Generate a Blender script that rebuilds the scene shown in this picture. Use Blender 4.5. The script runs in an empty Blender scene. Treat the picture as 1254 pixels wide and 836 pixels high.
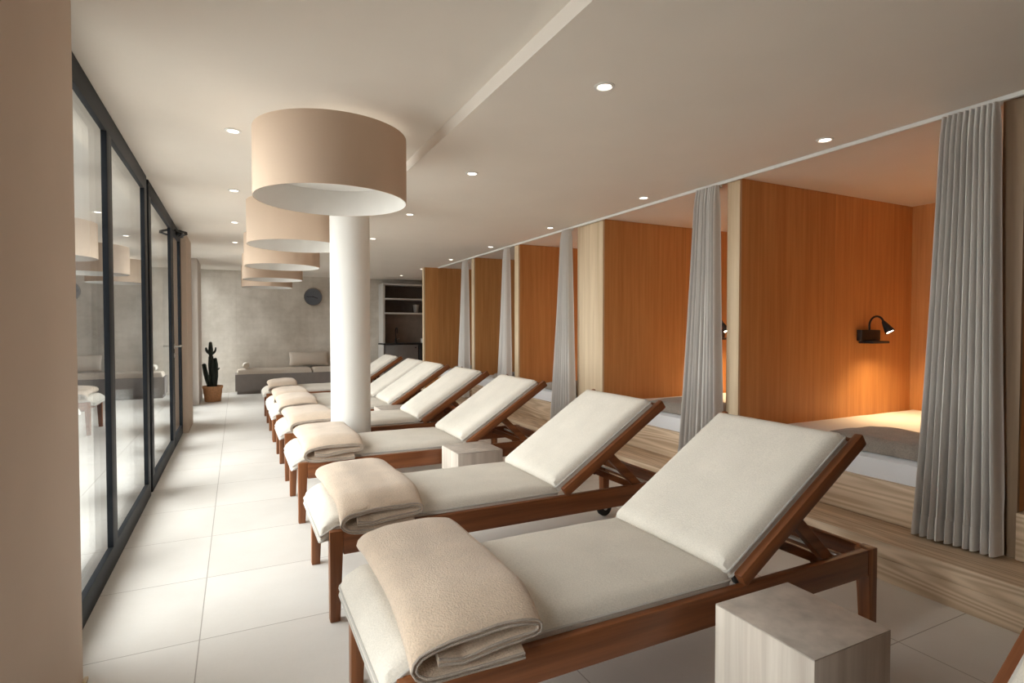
import bpy, bmesh, math, random
from math import pi, sin, cos, tan, atan2, radians, sqrt
from mathutils import Vector, Matrix, noise

random.seed(7)
S = bpy.context.scene
COL = S.collection

# ------------------------------------------------------------------ materials
def nodes(name):
    m = bpy.data.materials.new(name)
    m.use_nodes = True
    nt = m.node_tree
    b = nt.nodes['Principled BSDF']
    return m, nt, b

def N(nt, kind, **kw):
    n = nt.nodes.new(kind)
    for k, v in kw.items():
        if k.startswith('i_'):
            key = k[2:]
            key = int(key) if key.isdigit() else key.replace('_', ' ')
            n.inputs[key].default_value = v
        else:
            setattr(n, k, v)
    return n

def ramp(nt, stops):
    r = nt.nodes.new('ShaderNodeValToRGB')
    els = r.color_ramp.elements
    while len(els) > 1:
        els.remove(els[0])
    els[0].position = stops[0][0]; els[0].color = (*stops[0][1], 1)
    for p, c in stops[1:]:
        e = els.new(p); e.color = (*c, 1)
    return r

def plain(name, col, rough=.6, metal=0, noise_amt=.06, scale=12, bump=0, bscale=200, spec=.5):
    m, nt, b = nodes(name)
    tc = N(nt, 'ShaderNodeTexCoord')
    nz = N(nt, 'ShaderNodeTexNoise', i_Scale=scale, i_Detail=4)
    nt.links.new(tc.outputs['Object'], nz.inputs['Vector'])
    lo = tuple(max(0, c*(1-noise_amt)) for c in col); hi = tuple(min(1, c*(1+noise_amt)) for c in col)
    r = ramp(nt, [(.3, lo), (.7, hi)])
    nt.links.new(nz.outputs['Fac'], r.inputs['Fac'])
    nt.links.new(r.outputs['Color'], b.inputs['Base Color'])
    b.inputs['Roughness'].default_value = rough
    b.inputs['Metallic'].default_value = metal
    b.inputs['Specular IOR Level'].default_value = spec
    if bump:
        n2 = N(nt, 'ShaderNodeTexNoise', i_Scale=bscale, i_Detail=3)
        nt.links.new(tc.outputs['Object'], n2.inputs['Vector'])
        bp = N(nt, 'ShaderNodeBump', i_Strength=bump, i_Distance=.004)
        nt.links.new(n2.outputs['Fac'], bp.inputs['Height'])
        nt.links.new(bp.outputs['Normal'], b.inputs['Normal'])
    return m

def wood(name, dark, light, axis='x', scale=1.0, rough=.45, ring=.5, contrast=1.0, board=None, spec=.4, rings=16.0, joint=.45):
    """grain running along the given axis"""
    m, nt, b = nodes(name)
    tc = N(nt, 'ShaderNodeTexCoord')
    mp = N(nt, 'ShaderNodeMapping')
    st = [34*scale, 34*scale, 34*scale]
    st['xyz'.index(axis)] = 1.3*scale
    mp.inputs['Scale'].default_value = st
    nt.links.new(tc.outputs['Object'], mp.inputs['Vector'])
    n1 = N(nt, 'ShaderNodeTexNoise', i_Scale=1.0, i_Detail=6, i_Roughness=.62, i_Distortion=.25)
    nt.links.new(mp.outputs['Vector'], n1.inputs['Vector'])
    mp2 = N(nt, 'ShaderNodeMapping')
    st2 = [8*scale, 8*scale, 8*scale]
    st2['xyz'.index(axis)] = .4*scale
    mp2.inputs['Scale'].default_value = st2
    nt.links.new(tc.outputs['Object'], mp2.inputs['Vector'])
    n2 = N(nt, 'ShaderNodeTexNoise', i_Scale=1.0, i_Detail=2)
    nt.links.new(mp2.outputs['Vector'], n2.inputs['Vector'])
    # growth rings: contour lines of the stretched low-frequency noise
    mu = N(nt, 'ShaderNodeMath', operation='MULTIPLY', i_1=rings)
    nt.links.new(n2.outputs['Fac'], mu.inputs[0])
    sn = N(nt, 'ShaderNodeMath', operation='SINE')
    nt.links.new(mu.outputs[0], sn.inputs[0])
    m3 = N(nt, 'ShaderNodeMath', operation='MULTIPLY_ADD', i_1=.16*ring)
    nt.links.new(sn.outputs[0], m3.inputs[0]); nt.links.new(n1.outputs['Fac'], m3.inputs[2])
    m4 = N(nt, 'ShaderNodeMath', operation='MULTIPLY_ADD', i_1=.5, i_2=-.25)
    nt.links.new(n2.outputs['Fac'], m4.inputs[0])
    ad = N(nt, 'ShaderNodeMath', operation='ADD')
    nt.links.new(m3.outputs[0], ad.inputs[0]); nt.links.new(m4.outputs[0], ad.inputs[1])
    r = ramp(nt, [(.5-.22/contrast, dark), (.5+.22/contrast, light)])
    nt.links.new(ad.outputs[0], r.inputs['Fac'])
    out = r.outputs['Color']
    if board:   # (axis, width): fine joints between boards plus a slight tone shift per board
        ax, w, off = board
        sp = N(nt, 'ShaderNodeSeparateXYZ')
        nt.links.new(tc.outputs['Object'], sp.inputs[0])
        o = sp.outputs['XYZ'.index(ax.upper())]
        d = N(nt, 'ShaderNodeMath', operation='MULTIPLY_ADD', i_1=1/w, i_2=off)
        nt.links.new(o, d.inputs[0])
        fr = N(nt, 'ShaderNodeMath', operation='FRACT'); nt.links.new(d.outputs[0], fr.inputs[0])
        lt = N(nt, 'ShaderNodeMath', operation='LESS_THAN', i_1=.0025/w); nt.links.new(fr.outputs[0], lt.inputs[0])
        fl = N(nt, 'ShaderNodeMath', operation='FLOOR'); nt.links.new(d.outputs[0], fl.inputs[0])
        wn = N(nt, 'ShaderNodeTexWhiteNoise', noise_dimensions='1D'); nt.links.new(fl.outputs[0], wn.inputs['W'])
        mr = N(nt, 'ShaderNodeMapRange', i_To_Min=.9, i_To_Max=1.06); nt.links.new(wn.outputs['Value'], mr.inputs['Value'])
        sub = N(nt, 'ShaderNodeMath', operation='MULTIPLY_ADD', i_1=-joint); nt.links.new(lt.outputs[0], sub.inputs[0]); nt.links.new(mr.outputs['Result'], sub.inputs[2])
        hv = N(nt, 'ShaderNodeVectorMath', operation='SCALE')
        nt.links.new(out, hv.inputs[0]); nt.links.new(sub.outputs[0], hv.inputs['Scale'])
        out = hv.outputs[0]
    nt.links.new(out, b.inputs['Base Color'])
    b.inputs['Roughness'].default_value = rough
    b.inputs['Specular IOR Level'].default_value = spec
    bp = N(nt, 'ShaderNodeBump', i_Strength=.08, i_Distance=.002)
    nt.links.new(n1.outputs['Fac'], bp.inputs['Height'])
    nt.links.new(bp.outputs['Normal'], b.inputs['Normal'])
    return m

def fabric(name, col, weave=450, bump=.35, amt=.1, blotch=6, sheen=0.0, trans=0.0, rough=.95):
    m, nt, b = nodes(name)
    tc = N(nt, 'ShaderNodeTexCoord')
    n1 = N(nt, 'ShaderNodeTexNoise', i_Scale=weave, i_Detail=2)
    n2 = N(nt, 'ShaderNodeTexNoise', i_Scale=blotch, i_Detail=4)
    nt.links.new(tc.outputs['Object'], n1.inputs['Vector']); nt.links.new(tc.outputs['Object'], n2.inputs['Vector'])
    mx = N(nt, 'ShaderNodeMath', operation='MULTIPLY_ADD', i_1=.55)
    nt.links.new(n1.outputs['Fac'], mx.inputs[0])
    h = N(nt, 'ShaderNodeMath', operation='MULTIPLY', i_1=.45); nt.links.new(n2.outputs['Fac'], h.inputs[0])
    nt.links.new(h.outputs[0], mx.inputs[2])
    r = ramp(nt, [(.36, tuple(c*(1-amt) for c in col)), (.64, tuple(min(1, c*(1+amt)) for c in col))])
    nt.links.new(mx.outputs[0], r.inputs['Fac'])
    nt.links.new(r.outputs['Color'], b.inputs['Base Color'])
    b.inputs['Roughness'].default_value = rough
    b.inputs['Specular IOR Level'].default_value = .15
    if sheen:
        b.inputs['Sheen Weight'].default_value = sheen
        b.inputs['Sheen Roughness'].default_value = .6
    bp = N(nt, 'ShaderNodeBump', i_Strength=bump, i_Distance=.003)
    nt.links.new(n1.outputs['Fac'], bp.inputs['Height'])
    nt.links.new(bp.outputs['Normal'], b.inputs['Normal'])
    if trans:
        out = nt.nodes['Material Output']
        tr = N(nt, 'ShaderNodeBsdfTranslucent'); nt.links.new(r.outputs['Color'], tr.inputs['Color'])
        ms = N(nt, 'ShaderNodeMixShader', i_Fac=trans)
        nt.links.new(b.outputs[0], ms.inputs[1]); nt.links.new(tr.outputs[0], ms.inputs[2])
        nt.links.new(ms.outputs[0], out.inputs['Surface'])
    return m

def emission(name, col, strength):
    m = bpy.data.materials.new(name); m.use_nodes = True
    nt = m.node_tree; nt.nodes.clear()
    o = nt.nodes.new('ShaderNodeOutputMaterial'); e = nt.nodes.new('ShaderNodeEmission')
    e.inputs['Color'].default_value = (*col, 1); e.inputs['Strength'].default_value = strength
    nt.links.new(e.outputs[0], o.inputs['Surface'])
    return m

def tile_floor(name):
    m, nt, b = nodes(name)
    g = N(nt, 'ShaderNodeTexCoord')
    sp = N(nt, 'ShaderNodeSeparateXYZ'); nt.links.new(g.outputs['Object'], sp.inputs[0])
    def joint(o, w, off, half):
        d = N(nt, 'ShaderNodeMath', operation='MULTIPLY_ADD', i_1=1/w, i_2=-off/w+.5); nt.links.new(o, d.inputs[0])
        fr = N(nt, 'ShaderNodeMath', operation='FRACT'); nt.links.new(d.outputs[0], fr.inputs[0])
        su = N(nt, 'ShaderNodeMath', operation='SUBTRACT', i_1=.5); nt.links.new(fr.outputs[0], su.inputs[0])
        ab = N(nt, 'ShaderNodeMath', operation='ABSOLUTE'); nt.links.new(su.outputs[0], ab.inputs[0])
        lt = N(nt, 'ShaderNodeMath', operation='LESS_THAN', i_1=half/w); nt.links.new(ab.outputs[0], lt.inputs[0])
        d2 = N(nt, 'ShaderNodeMath', operation='SUBTRACT', i_1=.5); nt.links.new(d.outputs[0], d2.inputs[0])
        fl = N(nt, 'ShaderNodeMath', operation='FLOOR'); nt.links.new(d2.outputs[0], fl.inputs[0])
        return lt.outputs[0], fl.outputs[0]
    jx, ix = joint(sp.outputs['X'], 1.2, -.14, .0021)
    jy, iy = joint(sp.outputs['Y'], .6, .03, .0021)
    mxj = N(nt, 'ShaderNodeMath', operation='MAXIMUM'); nt.links.new(jx, mxj.inputs[0]); nt.links.new(jy, mxj.inputs[1])
    cmb = N(nt, 'ShaderNodeCombineXYZ'); nt.links.new(ix, cmb.inputs[0]); nt.links.new(iy, cmb.inputs[1])
    wn = N(nt, 'ShaderNodeTexWhiteNoise', noise_dimensions='2D'); nt.links.new(cmb.outputs[0], wn.inputs['Vector'])
    n1 = N(nt, 'ShaderNodeTexNoise', i_Scale=2.2, i_Detail=5, i_Roughness=.6); nt.links.new(g.outputs['Object'], n1.inputs['Vector'])
    n2 = N(nt, 'ShaderNodeTexNoise', i_Scale=90, i_Detail=2); nt.links.new(g.outputs['Object'], n2.inputs['Vector'])
    a = N(nt, 'ShaderNodeMath', operation='MULTIPLY_ADD', i_1=.25); nt.links.new(wn.outputs['Value'], a.inputs[0]); nt.links.new(n1.outputs['Fac'], a.inputs[2])
    a2 = N(nt, 'ShaderNodeMath', operation='MULTIPLY_ADD', i_1=.2); nt.links.new(n2.outputs['Fac'], a2.inputs[0]); nt.links.new(a.outputs[0], a2.inputs[2])
    r = ramp(nt, [(.45, (.69, .665, .63)), (.95, (.77, .75, .72))]); nt.links.new(a2.outputs[0], r.inputs['Fac'])
    mix = N(nt, 'ShaderNodeMix', data_type='RGBA'); nt.links.new(mxj.outputs[0], mix.inputs['Factor'])
    nt.links.new(r.outputs['Color'], mix.inputs[6]); mix.inputs[7].default_value = (.40, .37, .34, 1)
    nt.links.new(mix.outputs[2], b.inputs['Base Color'])
    b.inputs['Roughness'].default_value = .42
    b.inputs['Specular IOR Level'].default_value = .35
    bp = N(nt, 'ShaderNodeBump', i_Strength=.5, i_Distance=.002, invert=True)
    nt.links.new(mxj.outputs[0], bp.inputs['Height']); nt.links.new(bp.outputs['Normal'], b.inputs['Normal'])
    return m

def concrete(name, lo, hi):
    m, nt, b = nodes(name)
    g = N(nt, 'ShaderNodeTexCoord')
    n1 = N(nt, 'ShaderNodeTexNoise', i_Scale=1.6, i_Detail=8, i_Roughness=.68); nt.links.new(g.outputs['Object'], n1.inputs['Vector'])
    mp = N(nt, 'ShaderNodeMapping'); mp.inputs['Scale'].default_value = (1.2, 1.2, 7)
    nt.links.new(g.outputs['Object'], mp.inputs['Vector'])
    n2 = N(nt, 'ShaderNodeTexNoise', i_Scale=1.5, i_Detail=4); nt.links.new(mp.outputs['Vector'], n2.inputs['Vector'])
    mp3 = N(nt, 'ShaderNodeMapping'); mp3.inputs['Scale'].default_value = (9, 9, 1)
    nt.links.new(g.outputs['Object'], mp3.inputs['Vector'])
    n3 = N(nt, 'ShaderNodeTexNoise', i_Scale=1.0, i_Detail=3); nt.links.new(mp3.outputs['Vector'], n3.inputs['Vector'])
    a = N(nt, 'ShaderNodeMath', operation='MULTIPLY_ADD', i_1=.2); nt.links.new(n2.outputs['Fac'], a.inputs[0]); nt.links.new(n1.outputs['Fac'], a.inputs[2])
    a3 = N(nt, 'ShaderNodeMath', operation='MULTIPLY_ADD', i_1=.22); nt.links.new(n3.outputs['Fac'], a3.inputs[0]); nt.links.new(a.outputs[0], a3.inputs[2])
    # formwork board joints: a vertical one every 1.35 m, a horizontal one every .62 m
    sp = N(nt, 'ShaderNodeSeparateXYZ'); nt.links.new(g.outputs['Object'], sp.inputs[0])
    def jt(o, w, off):
        d = N(nt, 'ShaderNodeMath', operation='MULTIPLY_ADD', i_1=1/w, i_2=off); nt.links.new(o, d.inputs[0])
        fr = N(nt, 'ShaderNodeMath', operation='FRACT'); nt.links.new(d.outputs[0], fr.inputs[0])
        lt = N(nt, 'ShaderNodeMath', operation='LESS_THAN', i_1=.006/w); nt.links.new(fr.outputs[0], lt.inputs[0])
        return lt.outputs[0]
    j1 = jt(sp.outputs['X'], 1.37, 0.0); j2 = jt(sp.outputs['Z'], .74, .1)
    j = N(nt, 'ShaderNodeMath', operation='MULTIPLY_ADD', i_1=.5); nt.links.new(j2, j.inputs[0]); nt.links.new(j1, j.inputs[2])
    a4 = N(nt, 'ShaderNodeMath', operation='MULTIPLY_ADD', i_1=-.10); nt.links.new(j.outputs[0], a4.inputs[0]); nt.links.new(a3.outputs[0], a4.inputs[2])
    r = ramp(nt, [(.52, lo), (1.0, hi)]); nt.links.new(a4.outputs[0], r.inputs['Fac'])
    nt.links.new(r.outputs['Color'], b.inputs['Base Color'])
    b.inputs['Roughness'].default_value = .85
    bp = N(nt, 'ShaderNodeBump', i_Strength=.3, i_Distance=.01)
    nt.links.new(a3.outputs[0], bp.inputs['Height']); nt.links.new(bp.outputs['Normal'], b.inputs['Normal'])
    return m

def pane_glass(name, tint=(.93, .96, .97), f0=.04, power=2.2):
    """window glass: clear, and more of a mirror the flatter it is looked at"""
    m = bpy.data.materials.new(name); m.use_nodes = True
    nt = m.node_tree; nt.nodes.clear()
    o = nt.nodes.new('ShaderNodeOutputMaterial')
    ge = nt.nodes.new('ShaderNodeNewGeometry')
    dt = N(nt, 'ShaderNodeVectorMath', operation='DOT_PRODUCT')
    nt.links.new(ge.outputs['Normal'], dt.inputs[0]); nt.links.new(ge.outputs['Incoming'], dt.inputs[1])
    ab = N(nt, 'ShaderNodeMath', operation='ABSOLUTE'); nt.links.new(dt.outputs['Value'], ab.inputs[0])
    om = N(nt, 'ShaderNodeMath', operation='SUBTRACT', i_0=1.0); nt.links.new(ab.outputs[0], om.inputs[1])
    pw = N(nt, 'ShaderNodeMath', operation='POWER', i_1=power); nt.links.new(om.outputs[0], pw.inputs[0])
    ma = N(nt, 'ShaderNodeMath', operation='MULTIPLY_ADD', i_1=1-f0, i_2=f0); nt.links.new(pw.outputs[0], ma.inputs[0])
    t = nt.nodes.new('ShaderNodeBsdfTransparent'); t.inputs['Color'].default_value = (*tint, 1)
    gl = nt.nodes.new('ShaderNodeBsdfGlossy'); gl.inputs['Roughness'].default_value = .0
    gl.inputs['Color'].default_value = (.95, .97, .98, 1)
    mx = nt.nodes.new('ShaderNodeMixShader')
    nt.links.new(ma.outputs[0], mx.inputs['Fac']); nt.links.new(t.outputs[0], mx.inputs[1]); nt.links.new(gl.outputs[0], mx.inputs[2])
    nt.links.new(mx.outputs[0], o.inputs['Surface'])
    return m

M = {}
M['plaster'] = plain('ceiling_plaster', (.80, .745, .68), .9, noise_amt=.015, scale=3)
M['wall'] = plain('wall_plaster', (.54, .44, .36), .9, noise_amt=.03, scale=2.5)
M['wall_pale'] = plain('pale_plaster', (.66, .60, .55), .9, noise_amt=.03, scale=2.5)
M['white'] = plain('white_paint', (.75, .74, .715), .7, noise_amt=.012, scale=4)
M['floor'] = tile_floor('floor_tile')
M['concrete'] = concrete('board_marked_concrete', (.50, .455, .395), (.80, .755, .69))
M['terrace'] = plain('terrace_slab', (.66, .64, .60), .85, noise_amt=.1, scale=3)
M['frame'] = plain('dark_window_metal', (.009, .012, .017), .55, metal=.0, noise_amt=.05, spec=.25)
M['glass'] = pane_glass('window_glass')
M['steel'] = plain('brushed_steel', (.55, .54, .52), .35, metal=1.0, noise_amt=.04)
M['black'] = plain('matt_black', (.012, .012, .013), .5, noise_amt=.1)
M['rubber'] = plain('black_rubber', (.015, .014, .013), .7, noise_amt=.1)
M['teakx'] = wood('oiled_wood_lengthwise', (.105, .031, .010), (.265, .094, .033), 'x', 1.0, .38, ring=.6)
M['teaky'] = wood('oiled_wood_crosswise', (.105, .031, .010), (.265, .094, .033), 'y', 1.0, .38, ring=.6)
M['teakz'] = wood('oiled_wood_upright', (.12, .037, .012), (.30, .112, .040), 'z', 1.0, .38, ring=.6)
M['oak'] = wood('warm_veneer_panel', (.51, .225, .072), (.67, .34, .125), 'z', .9, .5, ring=.18, board=('x', 1.01, .97))
M['oak_back'] = wood('warm_veneer_back', (.51, .225, .072), (.67, .34, .125), 'z', .9, .5, ring=.18, board=('y', .72, .0))
M['edge'] = wood('pale_ash_edge', (.56, .42, .27), (.72, .58, .41), 'z', .8, .5, ring=.4)
M['edge_brown'] = wood('brown_wooden_edge', (.22, .145, .09), (.33, .225, .14), 'z', .8, .5, ring=.4)
M['ash'] = wood('pale_ash_boards', (.46, .325, .21), (.72, .56, .40), 'y', .6, .5, ring=1.25, contrast=.8, rings=130.0)
M['table'] = wood('limed_oak_block', (.50, .43, .37), (.72, .655, .58), 'z', .8, .55, ring=.4, board=('y', .062, .1), joint=.04)
M['tabletop'] = plain('limed_oak_endgrain', (.44, .385, .34), .55, noise_amt=.2, scale=16, bump=.1, bscale=300)
M['cushion'] = fabric('cream_linen', (.70, .66, .595), 230, .45, .10, 5)
M['piping'] = fabric('grey_piping', (.52, .50, .47), 500, .2, .05, 5)
M['towel'] = fabric('beige_terry', (.60, .475, .365), 210, .9, .13, 9, sheen=.35)
M['hem'] = fabric('grey_beige_stitching', (.42, .36, .31), 420, .8, .18, 40)
M['curtain'] = fabric('grey_white_curtain', (.70, .668, .64), 500, .15, .03, 3, trans=.12)
M['mattress'] = fabric('white_sheet', (.70, .70, .72), 600, .12, .03, 4)
M['blanket'] = fabric('taupe_wool', (.24, .205, .175), 160, .9, .2, 12, sheen=.2)
M['pillow'] = fabric('sand_linen', (.58, .51, .44), 400, .3, .06, 5)
M['shade'] = fabric('sand_lampshade_cloth', (.62, .48, .37), 500, .08, .02, 2)
M['shade_in'] = plain('white_lampshade_lining', (.82, .80, .77), .8, noise_amt=.01)
M['diffuser'] = plain('opal_diffuser', (.86, .85, .83), .5, noise_amt=.01)
M['grey'] = plain('grey_brown_lacquer', (.20, .175, .162), .6, noise_amt=.05)
M['cabinet'] = plain('grey_lacquer', (.17, .16, .155), .5, noise_amt=.04)
M['shelf'] = plain('pale_grey_board', (.55, .53, .50), .6, noise_amt=.03)
M['panel_dark'] = plain('darkening_brown_board', (.10, .08, .068), .7, noise_amt=.15, scale=8)
M['shaded_concrete'] = plain('concrete_shade_brown', (.24, .195, .165), .8, noise_amt=.12, scale=6)  # concrete tone with its shade put into the colour
M['stone'] = plain('black_worktop', (.01, .01, .011), .35, noise_amt=.2)
M['clock'] = plain('slate_clock_face', (.13, .145, .175), .6, noise_amt=.05)
M['pot'] = plain('terracotta_wicker', (.52, .27, .13), .8, noise_amt=.15, scale=40, bump=.6, bscale=60)
M['soil'] = plain('dark_soil', (.03, .02, .015), .95, noise_amt=.4, scale=60)
M['cactus'] = plain('dark_green_cactus', (.012, .02, .014), .6, noise_amt=.35, scale=20)
M['ceramic'] = plain('grey_ceramic', (.30, .28, .26), .4, noise_amt=.05)
M['paper'] = plain('white_cup', (.7, .69, .67), .6, noise_amt=.02)
M['led'] = emission('lit_led', (1.0, .9, .78), 5)
M['led_read'] = emission('lit_reading_led', (1.0, .86, .66), 40)

# ------------------------------------------------------------------ mesh helpers
def new():
    return bmesh.new()

def obj(name, bm, mat, parent=None, loc=None, rot=None, smooth=38, mats=None):
    bmesh.ops.recalc_face_normals(bm, faces=bm.faces[:])
    lim = radians(smooth)
    for f in bm.faces:
        f.smooth = True
    for e in bm.edges:
        if len(e.link_faces) == 2 and e.calc_face_angle(0) > lim:
            e.smooth = False
    me = bpy.data.meshes.new(name)
    bm.to_mesh(me); bm.free()
    me.materials.append(mat)
    for x in (mats or []):
        me.materials.append(x)
    o = bpy.data.objects.new(name, me)
    COL.objects.link(o)
    if parent: o.parent = parent
    if loc is not None: o.location = loc
    if rot is not None: o.rotation_euler = rot
    return o

def tag(o, label, cat, group=None):
    o['label'] = label; o['category'] = cat
    if group: o['group'] = group
    return o

def empty(name, loc, rz=0):
    o = bpy.data.objects.new(name, None); COL.objects.link(o)
    o.empty_display_size = .1
    o.location = loc; o.rotation_euler = (0, 0, rz)
    return o

def structure(o):
    o['kind'] = 'structure'
    return o

def dup(root, loc=None, rz=None):
    r = root.copy(); COL.objects.link(r)
    if loc is not None: r.location = loc
    if rz is not None: r.rotation_euler = (0, 0, rz)
    for ch in list(root.children):
        c = ch.copy(); COL.objects.link(c); c.parent = r
        for g in list(ch.children):
            d = g.copy(); COL.objects.link(d); d.parent = c
    return r

def box(bm, x0, x1, y0, y1, z0, z1, bev=0, seg=2):
    g = bmesh.ops.create_cube(bm, size=1)
    vs = g['verts']
    for v in vs:
        v.co = Vector(((x0+x1)/2+v.co.x*(x1-x0), (y0+y1)/2+v.co.y*(y1-y0), (z0+z1)/2+v.co.z*(z1-z0)))
    if bev:
        es = list({e for v in vs for e in v.link_edges})
        bmesh.ops.bevel(bm, geom=es, offset=bev, segments=seg, affect='EDGES', profile=.5)
    return vs

def taper_leg(bm, x0, x1, y0, y1, z0, z1, tx, ty, bev=.003):
    """a post whose foot is narrower: tx, ty move the inner faces at the foot"""
    vs = bmesh.ops.create_cube(bm, size=1)['verts']
    for v in vs:
        top = v.co.z > 0
        x = x1 if v.co.x > 0 else x0
        y = y1 if v.co.y > 0 else y0
        if not top:
            if tx > 0 and v.co.x > 0: x -= tx
            if tx < 0 and v.co.x < 0: x -= tx
            if ty > 0 and v.co.y > 0: y -= ty
            if ty < 0 and v.co.y < 0: y -= ty
        v.co = Vector((x, y, z1 if top else z0))
    es = list({e for v in vs for e in v.link_edges})
    bmesh.ops.bevel(bm, geom=es, offset=bev, segments=2, affect='EDGES', profile=.5)

def bar(bm, p, q, w, h, up=Vector((0, 0, 1)), bev=.003):
    """rectangular bar from p to q: w across, h along the up side"""
    p = Vector(p); q = Vector(q)
    d = (q-p); L = d.length; d.normalize()
    s = d.cross(up).normalized(); u = s.cross(d)
    vs = bmesh.ops.create_cube(bm, size=1)['verts']
    for v in vs:
        v.co = (p+q)/2 + d*v.co.x*L + s*v.co.y*w + u*v.co.z*h
    if bev:
        es = list({e for v in vs for e in v.link_edges})
        bmesh.ops.bevel(bm, geom=es, offset=bev, segments=2, affect='EDGES', profile=.5)

def tube(bm, pts, r, seg=8, closed=False, ribs=None):
    pts = [Vector(p) for p in pts]
    n = len(pts)
    rings = []
    prev = None
    for i, p in enumerate(pts):
        a = pts[(i-1) % n] if (i or closed) else p
        b = pts[(i+1) % n] if (i < n-1 or closed) else p
        t = (b-a)
        if t.length < 1e-9: t = Vector((0, 0, 1))
        t.normalize()
        if prev is None:
            ref = Vector((0, 0, 1)) if abs(t.z) < .9 else Vector((1, 0, 0))
            s = t.cross(ref).normalized()
        else:
            s = (prev - t*prev.dot(t)).normalized()
        prev = s
        u = t.cross(s)
        rr = r[i] if isinstance(r, (list, tuple)) else r
        ring = []
        for k in range(seg):
            an = 2*pi*k/seg
            q = rr*(1+(ribs[1]*cos(ribs[0]*an) if ribs else 0))
            ring.append(bm.verts.new(p + s*cos(an)*q + u*sin(an)*q))
        rings.append(ring)
    m = n if closed else n-1
    for i in range(m):
        A = rings[i]; B = rings[(i+1) % n]
        for k in range(seg):
            bm.faces.new((A[k], A[(k+1) % seg], B[(k+1) % seg], B[k]))
    if not closed:
        bm.faces.new(rings[0][::-1]); bm.faces.new(rings[-1])

def lathe(bm, prof, c=(0, 0, 0), seg=48, cap0=True, cap1=True):
    rings = []
    for r, z in prof:
        rings.append([bm.verts.new((c[0]+r*cos(2*pi*k/seg), c[1]+r*sin(2*pi*k/seg), c[2]+z)) for k in range(seg)])
    for A, B in zip(rings, rings[1:]):
        for k in range(seg):
            bm.faces.new((A[k], A[(k+1) % seg], B[(k+1) % seg], B[k]))
    if cap0: bm.faces.new(rings[0][::-1])
    if cap1: bm.faces.new(rings[-1])

def pad(bm, x0, x1, y0, y1, z0, t, r=.05, gusset=.45, crown=.006, nx=40, ny=18, seed=0, amp=.003, warp=None):
    """upholstered pad with upright sides, soft rounded top edges and a slightly uneven top"""
    def edge_spaced(a, b, n):
        out = []
        for i in range(n+1):
            u = i/n
            out.append(a+(b-a)*(.5-.5*cos(pi*u))*.55+(b-a)*u*.45)
        return out
    X = edge_spaced(x0, x1, nx); Y = edge_spaced(y0, y1, ny)
    top = []
    for x in X:
        row = []
        for y in Y:
            d = min(x-x0, x1-x, y-y0, y1-y)
            k = min(1, max(0, d/r))
            h = t*gusset + t*(1-gusset)*sqrt(max(0, 1-(1-k)**2))
            ux = (x-x0)/(x1-x0)*2-1; uy = (y-y0)/(y1-y0)*2-1
            h += crown*(1-ux**4)*(1-uy**2)
            h += amp*k*noise.noise(Vector((x*5+seed*7.1, y*5-seed*3.3, seed)))
            # soft corners
            row.append(bm.verts.new((x, y, z0+h)))
        top.append(row)
    # round the plan corners a little
    rc = min(.013, r*.8)
    for row in top:
        for v in row:
            for cx, sx in ((x0, 1), (x1, -1)):
                for cy, sy in ((y0, 1), (y1, -1)):
                    ax = (v.co.x-cx)*sx; ay = (v.co.y-cy)*sy
                    if ax < rc and ay < rc:
                        dx = rc-ax; dy = rc-ay
                        q = sqrt(dx*dx+dy*dy); mx = max(dx, dy)
                        if q > 1e-6:
                            f = mx/q
                            v.co.x = cx+sx*(rc-dx*f); v.co.y = cy+sy*(rc-dy*f)
    for i in range(nx):
        for j in range(ny):
            bm.faces.new((top[i][j], top[i+1][j], top[i+1][j+1], top[i][j+1]))
    loop = [top[i][0] for i in range(nx+1)] + [top[nx][j] for j in range(1, ny+1)] + [top[i][ny] for i in range(nx-1, -1, -1)] + [top[0][j] for j in range(ny-1, 0, -1)]
    low = [bm.verts.new((v.co.x, v.co.y, z0)) for v in loop]
    m = len(loop)
    for k in range(m):
        bm.faces.new((loop[k], loop[(k+1) % m], low[(k+1) % m], low[k]))
    bm.faces.new(low)
    edge_top = [v.co.copy() for v in loop]; edge_low = [v.co.copy() for v in low]
    if warp:
        for v in bm.verts: v.co = warp(v.co)
        edge_top = [warp(c) for c in edge_top]; edge_low = [warp(c) for c in edge_low]
    return edge_top, edge_low

# ------------------------------------------------------------------ the setting
HL, HR = 2.28, 2.215          # ceiling by the windows, and over the cabins
XW = -.56                     # window plane
YB = 11.65                    # rear wall
YF = -1.6
XR = 5.08
bm = new(); box(bm, -.80, XR+.1, YF-.1, YB+.1, -.12, 0)
structure(obj('floor', bm, M['floor']))
# ceiling: two levels joined by an upright fascia
bm = new()
prof = [(-.80, HL), (1.0, HL), (1.0, HR), (XR+.1, HR), (XR+.1, HL+.25), (-.80, HL+.25)]
va = [bm.verts.new((x, YF-.1, z)) for x, z in prof]; vb = [bm.verts.new((x, YB+.1, z)) for x, z in prof]
for k in range(6):
    bm.faces.new((va[k], va[(k+1) % 6], vb[(k+1) % 6], vb[k]))
bm.faces.new(va); bm.faces.new(vb)
structure(obj('ceiling', bm, M['plaster'], smooth=10))
bm = new(); box(bm, -.80, XR+.1, YB, YB+.2, 0, HL)
structure(obj('wall_back', bm, M['concrete']))
bm = new(); box(bm, -.80, XR+.1, YF-.2, YF, 0, HL)
structure(obj('wall_front', bm, M['wall']))
bm = new(); box(bm, XR, XR+.1, YF, YB, 0, HR+.02)
structure(obj('wall_right', bm, M['oak_back']))
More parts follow.
